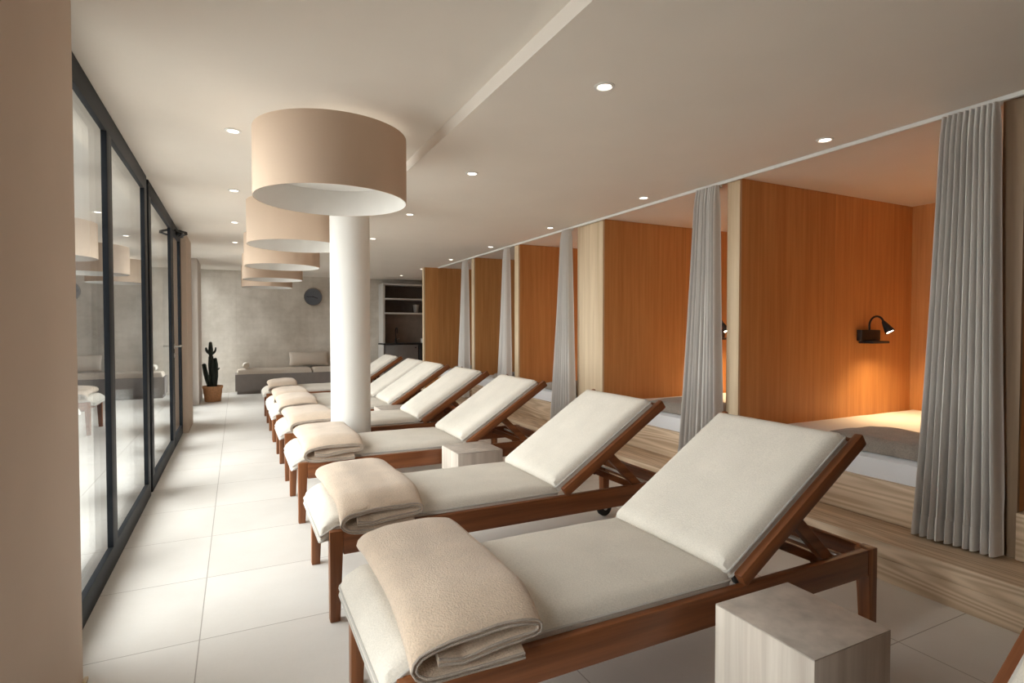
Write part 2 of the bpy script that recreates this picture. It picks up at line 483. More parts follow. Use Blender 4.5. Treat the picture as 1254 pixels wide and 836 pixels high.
for (y0, y1, x1, mt, x0) in ((1.45, 2.315, -.478, 'wall', -.78), (YF, .50, -.478, 'wall', -.78), (7.36, 8.12, -.505, 'wall', -.78), (9.92, 10.88, -.535, 'wall_pale', -.78)):
    bm = new(); box(bm, x0, x1, y0, y1, 0, HL, .004)
    structure(obj('wall_left', bm, M[mt]))
bm = new()
box(bm, -.478, -.466, 1.45, 2.325, 0, .012, .002); 
structure(obj('baseboard_left', bm, M['edge']))

# glazing
def glazing(name, y0, y1, mull=(), z0=.0, z1=HL-.004, rail=.11, stile=.115, x=XW, d=.075, pane_in=.013):
    bm = new()
    box(bm, x-d, x, y0, y1, z0, z0+rail, .004)
    box(bm, x-d, x, y0, y1, z1-rail, z1, .004)
    ys = [(y0, y0+stile), (y1-stile, y1)] + [(m-stile/2, m+stile/2) for m in mull]
    for a, b in ys:
        box(bm, x-d, x, a, b, z0+rail-.004, z1-rail+.004, .004)
    o = structure(obj(name, bm, M['frame']))
    ys.sort()
    for (a, b), (c, e) in zip(ys, ys[1:]):
        bm = new(); box(bm, x-pane_in-.012, x-pane_in, b-.005, c+.005, z0+rail-.005, z1-rail+.005)
        g = obj('glass_pane', bm, M['glass'], o)
    return o
glazing('window_1', 2.318, 4.70, mull=(3.405,))
glazing('window_2', 4.80, 6.40, stile=.12)
bm = new(); box(bm, XW-.10, XW-.03, 4.70, 4.80, 0, HL-.004); structure(obj('trim_1', bm, M['frame']))
dr = glazing('door_1', 6.404, 7.357, stile=.12, rail=.11)
glazing('window_3', 8.122, 9.918, mull=(9.02,), x=-.70)
glazing('window_4', 10.882, 11.648, stile=.08, x=-.70)
glazing('added_window', .50, 1.45)  # unseen window, added to light the nearest lounger
# door lever, lock and closer
bm = new()
lathe(bm, [(.026, 0), (.026, .008)], seg=24)
bmesh.ops.rotate(bm, verts=bm.verts, cent=(0, 0, 0), matrix=Matrix.Rotation(pi/2, 3, 'Y'))
tube(bm, [(.006, 0, 0), (.05, 0, 0), (.058, .012, 0), (.058, .13, 0)], .009, 10)
box(bm, -.11, -.085, -.02, .02, -.02, .02, .004)
tube(bm, [(-.085, 0, 0), (-.14, 0, 0), (-.145, .012, 0), (-.145, .13, 0)], .009, 10)
h = obj('door_handle', bm, M['steel'], dr, loc=(XW, 6.47, 1.02))
bm = new(); lathe(bm, [(.024, 0), (.024, .012), (.01, .014)], seg=20)
bmesh.ops.rotate(bm, verts=bm.verts, cent=(0, 0, 0), matrix=Matrix.Rotation(pi/2, 3, 'Y'))
obj('door_lock', bm, M['steel'], dr, loc=(XW, 6.47, .93))
bm = new(); box(bm, XW, XW+.05, 6.86, 7.10, 2.185, 2.24, .008)
bar(bm, (XW+.03, 6.93, 2.18), (XW+.10, 6.72, 2.18), .022, .012)
bar(bm, (XW+.10, 6.72, 2.192), (XW+.015, 6.58, 2.192), .022, .012)
obj('door_closer', bm, M['black'], dr)

# outside: a paved terrace closed by a concrete wall
bm = new(); box(bm, -7, -.81, YF-2, 18, -.14, -.02)
structure(obj('terrace_floor', bm, M['terrace']))
bm = new(); box(bm, -6.5, -.82, 13.4, 13.6, -.02, 2.3)
structure(obj('wall_terrace', bm, M['grey']))

# round column
bm = new(); lathe(bm, [(.15, 0), (.15, HL)], (.80, 4.47, 0), 72)
o = structure(obj('round_column', bm, M['white']))

# ------------------------------------------------------------------ sleeping cabins on the right
STEP_X, STEP_Z, BOX_X = 2.74, .186, 3.04
PAN_X = 3.06
bm = new()
box(bm, STEP_X, PAN_X+.03, .2, 8.96, 0, .1085, .002)
box(bm, STEP_X, PAN_X+.03, .2, 8.96, .1095, STEP_Z, .002)
o = obj('wooden_step', bm, M['ash'])
tag(o, 'long low pale ash step running in front of all the sleeping cabins', 'step')

P = [(1.19, 1.268), (2.71, 2.815), (4.28, 4.71), (6.01, 6.115), (7.42, 7.51), (8.86, 8.95)]
plab = ['wooden partition with brown edge at the open side of the reading lamp cabin, half behind the dimmest curtain',
        'orange oak partition carrying the black gooseneck lamp in view',
        'extra thick oak partition with a wide pale edge, third along the cabins',
        'slim oak partition just beyond the extra thick one, fourth along the cabins',
        'slim oak partition next to the end one, fifth along the cabins',
        'end oak partition of the cabins, beside the dark kitchenette shelves']
for i, ((y0, y1), lb) in enumerate(zip(P, plab)):
    xf = PAN_X if i < 5 else 2.80
    bm = new(); box(bm, xf+.02, XR-.002, y0, y1, STEP_Z+.002 if i < 5 else 0.0, HR-.002)
    if i == 5:
        bm.free(); bm = new(); box(bm, xf+.02, XR-.002, 8.965, y1+.10, 0.002, HR-.002)
    o = tag(obj('cabin_partition', bm, M['oak']), lb, 'partition', 'oak partitions between the cabins')
    ya, yb = (y0, y1) if i < 5 else (8.965, y1+.10)
    bm = new(); box(bm, xf, xf+.0195, ya, yb, STEP_Z+.002 if i < 5 else .002, HR-.002)
    e = obj('edge_strip', bm, M['edge_brown' if i == 0 else 'edge'], o); e['label'] = 'brown front edge' if i == 0 else 'pale wooden front edge'

# bed boxes, mattresses, blankets
spans = [(.2, 1.186)] + [(a[1]+.002, b[0]-.002) for a, b in zip(P, P[1:])]
spans[-1] = (P[4][1]+.002, 8.962)
names5 = ['of the unlit cabin at the very edge of the view', 'of the cabin with the lit gooseneck lamp', 'of the cabin before the extra thick partition',
          'of the cabin just beyond the extra thick partition', 'of the second cabin beyond the thick partition', 'of the last cabin by the kitchenette']
for i, (y0, y1) in enumerate(spans):
    bm = new(); box(bm, BOX_X+.001 if False else PAN_X+.031, XR-.003, y0, y1, 0.002, .395)
    box(bm, BOX_X, PAN_X+.0312, y0, y1, STEP_Z+.002, .395, .002)
    tag(obj('bed_platform', bm, M['ash']), 'pale ash bed base ' + names5[i], 'bed base', 'bed bases in the cabins')
    if i == 0: continue
    bm = new(); pad(bm, BOX_X+.03, XR-.01, y0+.006, y1-.006, .396, .128, r=.03, gusset=.8, crown=.0, nx=24, ny=16, seed=i, amp=.003)
    tag(obj('mattress', bm, M['mattress']), 'white mattress ' + names5[i], 'mattress', 'mattresses in the cabins')
    # wool blanket folded along the front of the mattress
    bm = new()
    f = y1-.58
    pad(bm, BOX_X+.045, BOX_X+.50, y0+.03, f, .526, .075, r=.06, gusset=.3, crown=.012, nx=20, ny=26, seed=i+3, amp=.012)
    ob = tag(obj('wool_blanket', bm, M['blanket']), 'folded taupe wool blanket on the mattress ' + names5[i], 'blanket', 'blankets on the cabin beds')

# curtain rail and curtains
bm = new(); box(bm, 3.012, 3.034, 1.16, 8.86, HR-.021, HR-.0005, .002)
tag(obj('curtain_rail', bm, M['white']), 'thin white ceiling rail carrying all the cabin curtains', 'curtain rail')

def curtain(yt0, yt1, yb0, yb1, folds, seed, label):
    rnd = random.Random(seed)
    ph = [rnd.uniform(-.5, .5) for _ in range(folds*2+2)]
    am = [rnd.uniform(.7, 1.25) for _ in range(folds*2+2)]
    nz, ns = 26, folds*14
    ztop, zbot = HR-.026, STEP_Z+.012
    cx = 2.990
    def pt(s, w, off=0):
        """s along the width 0..1, w down the height 0..1"""
        k = s*folds
        i = int(min(k, folds-1e-6))
        fr = k-i
        a = am[i]*(1-fr)+am[i+1]*fr
        amp = (.030+.016*w)*a
        y0 = yt0+(yb0-yt0)*(w**1.1); y1 = yt1+(yb1-yt1)*(w**1.25)
        u = 2*pi*k + .35*ph[i]*w
        x = cx + amp*cos(u) + off*(1 if off else 0)
        y = y0+(y1-y0)*(s + .05/folds*sin(2*u)) + .003*sin(w*5+ph[i]*6)*w
        # pinch pleats at the heading
        if w < .05: x = cx + (x-cx)*(.45+.55*w/.05)
        return Vector((min(x, BOX_X-.014 if w > .88 else PAN_X-.004), y, ztop+(zbot-ztop)*w))
    root = empty('curtain', (cx, (yb0+yb1)/2, STEP_Z))
    tag(root, label, 'curtain', 'curtains of the cabins')
    def sheet(w0, w1, n, th, push=0):
        bm = new()
        g = []
        for j in range(n+1):
            w = w0+(w1-w0)*j/n
            g.append([bm.verts.new(pt(i/ns, w)-root.location) for i in range(ns+1)])
        for j in range(n):
            for i in range(ns):
                bm.faces.new((g[j][i], g[j][i+1], g[j+1][i+1], g[j+1][i]))
        bmesh.ops.recalc_face_normals(bm, faces=bm.faces[:])
        bm.normal_update()
        if push:
            for v in bm.verts: v.co += v.normal*0
        geo = bmesh.ops.solidify(bm, geom=bm.faces[:], thickness=th)
        return bm
    hw = .945
    obj('cloth', sheet(0, hw, nz, .0022), M['curtain'], root, smooth=80)
    obj('hem', sheet(hw, 1, 3, .0042), M['curtain'], root, smooth=80)
    for k in range(folds+1):
        s = min(.995, max(.005, k/folds))
        q = pt(s, 0)
        bm = new(); box(bm, 3.018, 3.028, q.y-.004, q.y+.004, ztop-.012, HR-.0212, .001)
        obj('glider', bm, M['white'], root, loc=-root.location)
    return root
curtain(1.258, 1.475, 1.222, 1.565, 10, 11, 'grey curtain bunched beside the lit reading lamp cabin, dimmest of the five')
curtain(2.84, 3.03, 2.80, 3.17, 9, 12, 'pale curtain bunched next to the partition with the gooseneck lamp, second along the rail')
curtain(4.735, 4.88, 4.66, 5.08, 8, 13, 'pale curtain bunched next to the extra thick partition, third along the rail')
curtain(6.14, 6.245, 6.10, 6.44, 7, 14, 'pale curtain fourth along the rail, beyond the slim fourth partition')
curtain(7.53, 7.65, 7.50, 7.85, 7, 15, 'last pale curtain on the rail, before the end partition')

# reading lamps on the partitions
def reading_lamp(y, label):
    root = empty('reading_lamp', (4.47, y, 1.13))
    tag(root, label, 'wall lamp', 'black gooseneck reading lamps')
    bm = new(); box(bm, -.125, .115, -.045, -.001, -.028, .058, .006)
    obj('wall_box', bm, M['black'], root)
    bm = new()
    vs = box(bm, -.10, .115, -.115, -.002, -.048, -.029, .004)
    obj('ledge', bm, M['black'], root)
    bm = new()
    pts = []
    for k in range(25):
        a = pi - pi*k/24*.86
        pts.append((-.007-.03*k/24, -.095-.065*cos(a), .082+.08*sin(a)))
    pts = [(-.007, -.03, .05), (-.007, -.03, .066)] + pts
    e = pts[-1]
    tube(bm, pts, .0075, 10)
    obj('gooseneck', bm, M['black'], root)
    # conical head
    tip = Vector(e); d = Vector((.10, -.50, -.86)).normalized()
    q = d.to_track_quat('Z', 'Y')
    bm = new(); lathe(bm, [(.010, -.01), (.014, .0), (.030, .062), (.034, .088), (.030, .088), (.026, .080)], seg=28, cap1=False)
    hd = obj('lamp_head', bm, M['black'], root, loc=tip)
    hd.rotation_mode = 'QUATERNION'; hd.rotation_quaternion = q
    bm = new(); lathe(bm, [(.0275, .079), (.0275, .0835)], seg=24)
    obj('bulb', bm, M['led_read'], hd)
    L = bpy.data.lights.new('reading_light', 'SPOT'); L.energy = 36; L.color = (1, .66, .32)
    L.spot_size = radians(155); L.spot_blend = .9; L.shadow_soft_size = .025
    lo = bpy.data.objects.new('reading_light', L); COL.objects.link(lo)
    lo.location = Vector((4.47, y, 1.13)) + tip + d*.10
    lo.rotation_mode = 'QUATERNION'; lo.rotation_quaternion = (-d).to_track_quat('Z', 'Y')
    return root
reading_lamp(2.71, 'black gooseneck reading lamp lit on the orange oak partition')
reading_lamp(4.28, 'black reading lamp lighting the oak wall behind the second curtain')
reading_lamp(6.01, 'black reading lamp lighting the oak wall behind the third curtain')

# ------------------------------------------------------------------ sun loungers
W2 = .33
ANG = radians(33)
def make_lounger():
    root = empty('sun_lounger', (0, 0, 0))
    for s in (-1, 1):
        bm = new(); a, b = sorted((s*W2, s*(W2-.028)))
        box(bm, .054, 1.777, a, b, .272, .372, .004)
        obj('side_rail', bm, M['teakx'], root)
    bm = new(); box(bm, .012, .040, -W2+.054, W2-.054, .285, .366, .004); obj('end_rail', bm, M['teaky'], root)
    bm = new(); box(bm, 1.793, 1.823, -W2+.054, W2-.054, .280, .372, .004); obj('end_rail', bm, M['teaky'], root)
    for s in (-1, 1):
        a, b = sorted((s*W2, s*(W2-.055)))
        bm = new(); taper_leg(bm, 0, .056, a, b, 0, .372, .016, .014 if s < 0 else -.014)
        obj('leg', bm, M['teakz'], root)
        bm = new(); taper_leg(bm, 1.776, 1.832, a, b, .012, .372, -.016, .014 if s < 0 else -.014)
        obj('leg', bm, M['teakz'], root)
        # wheel on the inner side of the rear leg
        bm = new(); lathe(bm, [(.012, -.016), (.044, -.014), (.052, -.009), (.052, .009), (.044, .014), (.012, .016)], seg=28)
        bmesh.ops.rotate(bm, verts=bm.verts, cent=(0, 0, 0), matrix=Matrix.Rotation(pi/2, 3, 'X'))
        w = obj('wheel', bm, M['rubber'], root, loc=(1.772, s*(W2-.076), .052))
        bm = new(); lathe(bm, [(.008, -.02), (.014, -.018), (.014, .018), (.008, .02)], seg=14)
        bmesh.ops.rotate(bm, verts=bm.verts, cent=(0, 0, 0), matrix=Matrix.Rotation(pi/2, 3, 'X'))
        obj('hub', bm, M['steel'], w)
    # seat slats with the two bearers beneath
    bm = new()
    n = 13
    for k in range(n):
        x = .065+k*.079
        box(bm, x, x+.062, -W2+.03, W2-.03, .336, .354, .003)
    for s in (-1, 1):
        a, b = sorted((s*(W2-.029), s*(W2-.052)))
        box(bm, .06, 1.12, a, b, .305, .3365)
    obj('slatted_seat', bm, M['teaky'], root)
    # reclining backrest: built flat, then tilted about its hinge
    bk = (1.135, 0, .362)
    bm = new()
    for s in (-1, 1):
        a, b = sorted((s*(W2+.001), s*(W2-.032)))
        box(bm, .0, .745, a, b, .002, .052, .007)
    box(bm, .703, .738, -W2+.03, W2-.03, .008, .030, .003); box(bm, .028, .06, -W2+.03, W2-.03, .006, .022, .003)
    fr = obj('backrest_frame', bm, M['teakx'], root, loc=bk, rot=(0, -ANG, 0))
    bm = new()
    for k in range(9):
        x = .045+k*.076
        box(bm, x, x+.058, -W2+.033, W2-.033, .022, .038, .003)
    obj('back_slats', bm, M['teaky'], fr)
    # prop: arms from the backrest down to the rails, and their brace
    bm = new()
    for s in (-1, 1):
        y = s*(W2-.045)
        bar(bm, (1.40, y, .545), (1.60, y, .355), .022, .042)
        y = s*(W2-.068)
        bar(bm, (1.34, y, .455), (1.565, y, .355), .02, .03)
    box(bm, 1.575, 1.60, -W2+.035, W2-.035, .332, .362, .004)
    tube(bm, [(1.42, -W2+.034, .535), (1.42, W2-.034, .535)], .011, 10)
    obj('backrest_prop', bm, M['teakx'], root)
    bm = new(); tube(bm, [(1.70, -W2+.028, .345), (1.70, W2-.028, .345)], .008, 10); obj('rack_bar', bm, M['steel'], root)
    # cushions
    def droop(c):
        c = c.copy()
        if c.x < .03:
            c.z -= (.03-c.x)*.55
        return c
    bm = new(); e1, e0 = pad(bm, -.035, 1.098, -.300, .300, .3565, .066, r=.055, gusset=.42, crown=.008, nx=52, ny=22, seed=1, amp=.004, warp=droop)
    sc = obj('seat_cushion', bm, M['cushion'], root)
    bm = new(); tube(bm, e1, .0045, 6, closed=True); obj('piping', bm, M['piping'], sc)
    bm = new(); tube(bm, [c+Vector((0, 0, .004)) for c in e0], .0045, 6, closed=True); obj('piping', bm, M['piping'], sc)
    bm = new(); e1, e0 = pad(bm, -.018, .700, -.296, .296, .0395, .066, r=.055, gusset=.42, crown=.008, nx=40, ny=22, seed=2, amp=.004)
    bc = obj('back_cushion', bm, M['cushion'], root, loc=bk, rot=(0, -ANG, 0))
    bm = new(); tube(bm, e1, .0045, 6, closed=True); obj('piping', bm, M['piping'], bc)
    bm = new(); tube(bm, [c+Vector((0, 0, .004)) for c in e0], .0045, 6, closed=True); obj('piping', bm, M['piping'], bc)
    return root

LX = .33
LY = [.28, 1.585, 2.662, 3.945, 5.005, 6.055, 6.77, 7.99]
llab = ['wooden lounger of which only a backrest corner shows by the front cube table',
        'cream cushioned wooden lounger beside the front cube table, first whole one of the row',
        'cream cushioned wooden lounger between the front lounger and the second cube table',
        'wooden lounger between the second cube table and the round white column',
        'wooden lounger just behind the round white column, before the third cube table',
        'wooden lounger just behind the third cube table, touching the next one',
        'wooden lounger pushed against the one behind the third cube table',
        'last wooden lounger of the row, before the grey bench']
proto = make_lounger()
loungers = []
for i, y in enumerate(LY):
    o = proto if i == 0 else dup(proto)
    o.location = (LX, y, 0)
    tag(o, llab[i], 'sun lounger', 'wooden sun loungers in a row')
    loungers.append(o)

# ------------------------------------------------------------------ towels folded over the feet of the loungers
def spiral_profile(seed, w):
    """centre line of a towel folded in four, seen from its end"""
    r = random.Random(seed)
    j = lambda a: r.uniform(-a, a)
    return [(w-.045+j(.01), .012), (w*.6, .011), (.09, .012), (.034, .020), (.010, .046), (.028, .072), (.08, .086), (w*.35, .090+j(.003)), (w*.65, .094+j(.004)), (w-.05, .091),
            (w-.014, .083), (w-.007, .070), (w-.022, .058), (w*.7, .054+j(.003)), (w*.4, .041+j(.003)), (.125, .042), (.07, .050)]

def smooth_line(p, n):
    out = []
    m = len(p)
    for i in range(m-1):
        p0 = p[max(i-1, 0)]; p1 = p[i]; p2 = p[i+1]; p3 = p[min(i+2, m-1)]
        L = sqrt((p2[0]-p1[0])**2+(p2[1]-p1[1])**2)
        k = max(2, int(L/n))
        for t in range(k):
            u = t/k
            q = []
            for a in (0, 1):
                q.append(.5*((2*p1[a])+(-p0[a]+p2[a])*u+(2*p0[a]-5*p1[a]+4*p2[a]-p3[a])*u*u+(-p0[a]+3*p1[a]-3*p2[a]+p3[a])*u**3))
            out.append(tuple(q))
    out.append(p[-1])
    return out

def make_towel(seed, w, length, over):
    """folded towel lying across the lounger (along y); its near end hangs over the rail by `over`"""
    ctr = smooth_line(spiral_profile(seed, w), .014)
    th = .0155
    m = len(ctr)
    nrm = []
    for i in range(m):
        a = ctr[max(i-1, 0)]; b = ctr[min(i+1, m-1)]
        dx, dz = b[0]-a[0], b[1]-a[1]; L = sqrt(dx*dx+dz*dz) or 1
        nrm.append((-dz/L, dx/L))
    ol = [(c[0]+n[0]*th/2, c[1]+n[1]*th/2) for c, n in zip(ctr, nrm)] + [(c[0]-n[0]*th/2, c[1]-n[1]*th/2) for c, n in reversed(list(zip(ctr, nrm)))]
    K = len(ol)
    ny = 34
    def warp(x, z, t):
        y = -length/2+length*t
        edge = -length/2
        zz = z
        # the near end bends down over the cushion edge
        d = (edge+.10+over*.5) - y
        if d > 0:
            zz -= .42*d*d/(.10+over) + .06*d
            zz -= (.0 if z > .05 else .002)
        dd = y-(length/2-.10)
        if dd > 0: zz -= .9*dd*dd
        nn = noise.noise(Vector((x*9+seed, y*6, seed*3.7)))
        n2 = noise.noise(Vector((x*3-seed, y*3, seed*1.7)))
        zz += .004*nn*(1 if z > .05 else .4) + .006*n2*(z/.09)
        xx = x + .008*sin(y*5+seed)+.006*noise.noise(Vector((y*4, z*12, seed)))
        return Vector((xx, y+.010*noise.noise(Vector((x*5, z*30, seed+9)))*(1 if t < .2 else .3), zz))
    root = empty('folded_towel', (0, 0, 0))
    bm = new()
    rings = []
    for j in range(ny+1):
        t = j/ny
        rings.append([bm.verts.new(warp(x, z, t)) for x, z in ol])
    for A, B in zip(rings, rings[1:]):
        for k in range(K):
            bm.faces.new((A[k], A[(k+1) % K], B[(k+1) % K], B[k]))
    # end caps as ribbons of quads
    for ring in (rings[0], rings[-1]):
        for k in range(m-1):
            bm.faces.new((ring[k], ring[k+1], ring[K-2-k], ring[K-1-k]))
    body = obj('terry_cloth', bm, M['towel'], root, smooth=70)
    for f in (.34, -.34):
        bm = new(); tube(bm, [warp(c[0]+n[0]*th*f, c[1]+n[1]*th*f, 0)+Vector((0, -.001, 0)) for c, n in zip(ctr, nrm)], .0036, 6)
        hm = obj('stitched_hem', bm, M['hem'], root); hm['label'] = 'grey overstitched hem'
    bm = new(); tube(bm, [warp(x, z, 1)+Vector((0, .001, 0)) for x, z in ctr], .0045, 6)
    hm = obj('stitched_hem', bm, M['hem'], root); hm['label'] = 'grey overstitched hem'
    return root
ZT = .4215
tw = [(1, .345, .70, 1.592, .06, -.2), (2, .345, .71, 2.635, .06, .6), (3, .36, .66, 3.945, .05, -1.0), (4, .37, .64, 4.99, .05, 1.0), (5, .36, .62, 6.05, .04, 0), (6, .36, .62, 6.77, .04, .5), (7, .35, .62, 7.99, .04, .3)]
tl = ['large beige folded towel on the foot of the front lounger beside the cube table',
      'beige folded towel on the foot of the second lounger, grey hems showing',
      'beige folded towel on the lounger between the second cube table and the column',
      'cream folded towel on the lounger behind the white column',
      'pale folded towel on the lounger behind the third cube table',
      'pale folded towel on the second of the two touching loungers',
      'pale folded towel on the last lounger before the grey bench']
for (sd, w, L, y, ov, ang), lb in zip(tw, tl):
    t = make_towel(sd, w, L, ov)
    t.location = (.354, y-.015, ZT); t.rotation_euler = (0, 0, radians(ang))
    tag(t, lb, 'towel', 'folded towels on the loungers')

# ------------------------------------------------------------------ cube side tables
def side_table(x, y, s, h, label, rz=0):
    root = empty('side_table', (x, y, 0), rz)
    tag(root, label, 'side table', 'wooden cube side tables')
    bm = new(); box(bm, -s/2, s/2, -s/2, s/2, 0.001, h-.004, .0015); obj('block', bm, M['table'], root)
    bm = new(); box(bm, -s/2, s/2, -s/2, s/2, h-.0038, h, .0012); tp = obj('top_face', bm, M['tabletop'], root); tp['label'] = 'darker end grain top'
    return root
side_table(1.378, 1.005, .306, .41, 'pale wooden cube table beside the first whole lounger, largest in view')
side_table(1.395, 3.425, .31, .41, 'pale wooden cube table between the second and third loungers')
side_table(1.395, 5.525, .30, .41, 'pale wooden cube table between the column lounger and the touching pair')

# ------------------------------------------------------------------ drum lamps
def drum_lamp(y, label):
    root = empty('drum_lamp', (.474, y, 1.886))
    tag(root, label, 'ceiling lamp', 'sand coloured drum ceiling lamps')
    r, hgt = .395, .348
    bm = new(); lathe(bm, [(r-.003, 0), (r, .0), (r, hgt), (r-.003, hgt)], seg=96, cap0=False, cap1=False)
    obj('drum_shade', bm, M['shade'], root)
    bm = new(); lathe(bm, [(r-.003, .0005), (r-.0045, .0005), (r-.0045, hgt-.0005), (r-.003, hgt-.0005)], seg=96, cap0=False, cap1=False)
    o = obj('lining', bm, M['shade_in'], root); o['label'] = 'white lining'
    bm = new(); lathe(bm, [(r-.006, .15), (r-.006, .156)], seg=96); obj('diffuser', bm, M['diffuser'], root)
    bm = new(); lathe(bm, [(.10, .34), (.10, HL-1.886-.001)], seg=40); 
    for k in range(3):
        a = 2*pi*k/3
        bar(bm, (.05*cos(a), .05*sin(a), .344), ((r-.006)*cos(a), (r-.006)*sin(a), .344), .012, .004, bev=0)
    obj('ceiling_mount', bm, M['white'], root)
    L = bpy.data.lights.new('lamp_light', 'POINT'); L.energy = 1.1; L.color = (1, .93, .84); L.shadow_soft_size = .08
    lo = bpy.data.objects.new('lamp_light', L); COL.objects.link(lo); lo.parent = root; lo.location = (0, 0, .25)
for y, lb in zip((3.155, 5.0, 6.78, 8.62, 10.28), (
        'largest looking sand drum ceiling lamp, first of the five before the column',
        'second sand drum ceiling lamp, directly behind the first one and beyond the column',
        'third sand drum ceiling lamp of the row, counted from the front',
        'fourth sand drum ceiling lamp of the row, second from the concrete wall',
        'fifth sand drum ceiling lamp, last before the concrete wall')):
    drum_lamp(y, lb)

# ------------------------------------------------------------------ recessed spots
def spot(x, y, z, label):
    root = empty('ceiling_spotlight', (x, y, z))
    tag(root, label, 'spotlight', 'small recessed ceiling spotlights')
    bm = new(); lathe(bm, [(.043, -.0005), (.043, -.004), (.033, -.006), (.031, -.0015)], seg=32, cap0=False, cap1=False)
    obj('trim_ring', bm, M['white'], root)
    bm = new(); lathe(bm, [(.027, -.0035), (.027, -.0008)], seg=28); obj('light_disc', bm, M['led'], root)
ordn = ['first', 'second', 'third', 'fourth', 'fifth', 'sixth', 'seventh']
for k, y in enumerate((3.43, 4.90, 6.36, 7.83)):
    spot(-.005, y, HL, f'small lit recessed spotlight, {ordn[k]} from the front in the row by the windows')
for k, y in enumerate((1.945, 3.41, 4.87, 6.37)):
    spot(1.395, y, HR, f'small lit recessed spotlight, {ordn[k]} from the front in the middle row')
for k, y in enumerate((1.962, 3.45, 4.89, 6.36, 7.79, 9.24, 10.56)):
    spot(2.85, y, HR, f'small lit recessed spotlight, {ordn[k]} from the front in the row by the curtain rail')

# ------------------------------------------------------------------ grey bench at the rear wall
root = empty('bench', (1.2, 11.43, 0))
tag(root, 'long low grey bench against the concrete rear wall', 'bench')
bm = new(); box(bm, -.03-1.2, 2.42-1.2, 11.20-11.43, 11.648-11.43, .06, .36, .004); obj('bench_box', bm, M['grey'], root)
bm = new(); box(bm, .0-1.2, 2.39-1.2, 11.23-11.43, 11.648-11.43, 0, .062); obj('plinth', bm, M['grey'], root)
for x0, x1, lb in ((-.0, 1.285, 'tan seat pad on the grey bench, the one under the rolled towel'), (1.31, 2.41, 'tan seat pad on the grey bench, mostly hidden by the column')):
    bm = new(); e1, e0 = pad(bm, x0, x1, 11.205, 11.645, .361, .085, r=.05, gusset=.4, crown=.01, nx=30, ny=12, seed=5, amp=.004)
    o = tag(obj('bench_pad', bm, M['pillow']), lb, 'seat pad', 'seat pads on the bench')
# long pillow leaning on the wall
def pillow(w, h, t, seed):
    bm = new(); n, m = 36, 18
    for side in (1, -1):
        g = []
        for i in range(n+1):
            row = []
            for j in range(m+1):
                u = -1+2*i/n; v = -1+2*j/m
                k = (1-abs(u)**2.6)**.55*(1-abs(v)**2.4)**.6 if abs(u) < 1 and abs(v) < 1 else 0
                ex = 1-.045*(1-abs(v)**2)*abs(u)**3; ez = 1-.09*(1-abs(u)**2)*abs(v)**3
                row.append(bm.verts.new((u*w/2*ex, -side*t/2*k, v*h/2*ez+.004*noise.noise(Vector((u*3, v*3, seed))))))
            g.append(row)
        for i in range(n):
            for j in range(m):
                bm.faces.new((g[i][j], g[i+1][j], g[i+1][j+1], g[i][j+1]))
    bmesh.ops.remove_doubles(bm, verts=bm.verts[:], dist=.0012)
    return bm
o = obj('long_pillow', pillow(.74, .29, .15, 2), M['pillow'], loc=(1.27, 11.552, .607), rot=(radians(-14), 0, 0))
tag(o, 'long sand coloured pillow standing on the grey bench against the wall', 'pillow')
# rolled towel
bm = new()
sp = []
for k in range(60):
    a = k*.30; rr = .006+.0475*k/59
    sp.append((rr*cos(a), rr*sin(a)))
ring = []
for yv in (-.16, -.155, 0, .155, .16):
    pass
lathe(bm, [(.010, -.158), (.030, -.165), (.048, -.160), (.055, -.150), (.056, 0), (.055, .150), (.048, .160), (.030, .165), (.010, .158)], seg=28)
bmesh.ops.rotate(bm, verts=bm.verts, cent=(0, 0, 0), matrix=Matrix.Rotation(pi/2, 3, 'X'))
root = empty('rolled_towel', (.155, 11.40, .513))
obj('towel_roll', bm, M['cushion'], root)
bm = new(); tube(bm, [(x, -.163, z) for x, z in sp], .0035, 6); obj('roll_spiral', bm, M['towel'], root)
tag(root, 'small rolled towel lying on the end of the bench pad', 'towel')

# wall clock
root = empty('wall_clock', (1.365, YB, 1.82))
tag(root, 'round slate grey wall clock without numerals on the concrete wall', 'clock')
def disc_y(prof, seg=56):
    bm = new(); lathe(bm, prof, seg=seg)
    bmesh.ops.rotate(bm, verts=bm.verts, cent=(0, 0, 0), matrix=Matrix.Rotation(pi/2, 3, 'X'))
    return bm
obj('clock_rim', disc_y([(.170, .001), (.172, .012), (.172, .034), (.160, .036), (.158, .03)]), M['grey'], root)
obj('clock_face', disc_y([(.158, .0305), (.158, .0325)]), M['clock'], root)
bm = new(); bar(bm, (.022, -.037, 0), (-.125, -.037, .0), .003, .011, bev=0); obj('minute_hand', bm, M['black'], root)
bm = new(); bar(bm, (-.02, -.040, .007), (.082, -.040, -.030), .003, .015, bev=0); obj('hour_hand', bm, M['black'], root)
obj('pivot', disc_y([(.012, .033), (.012, .043)], 20), M['black'], root)

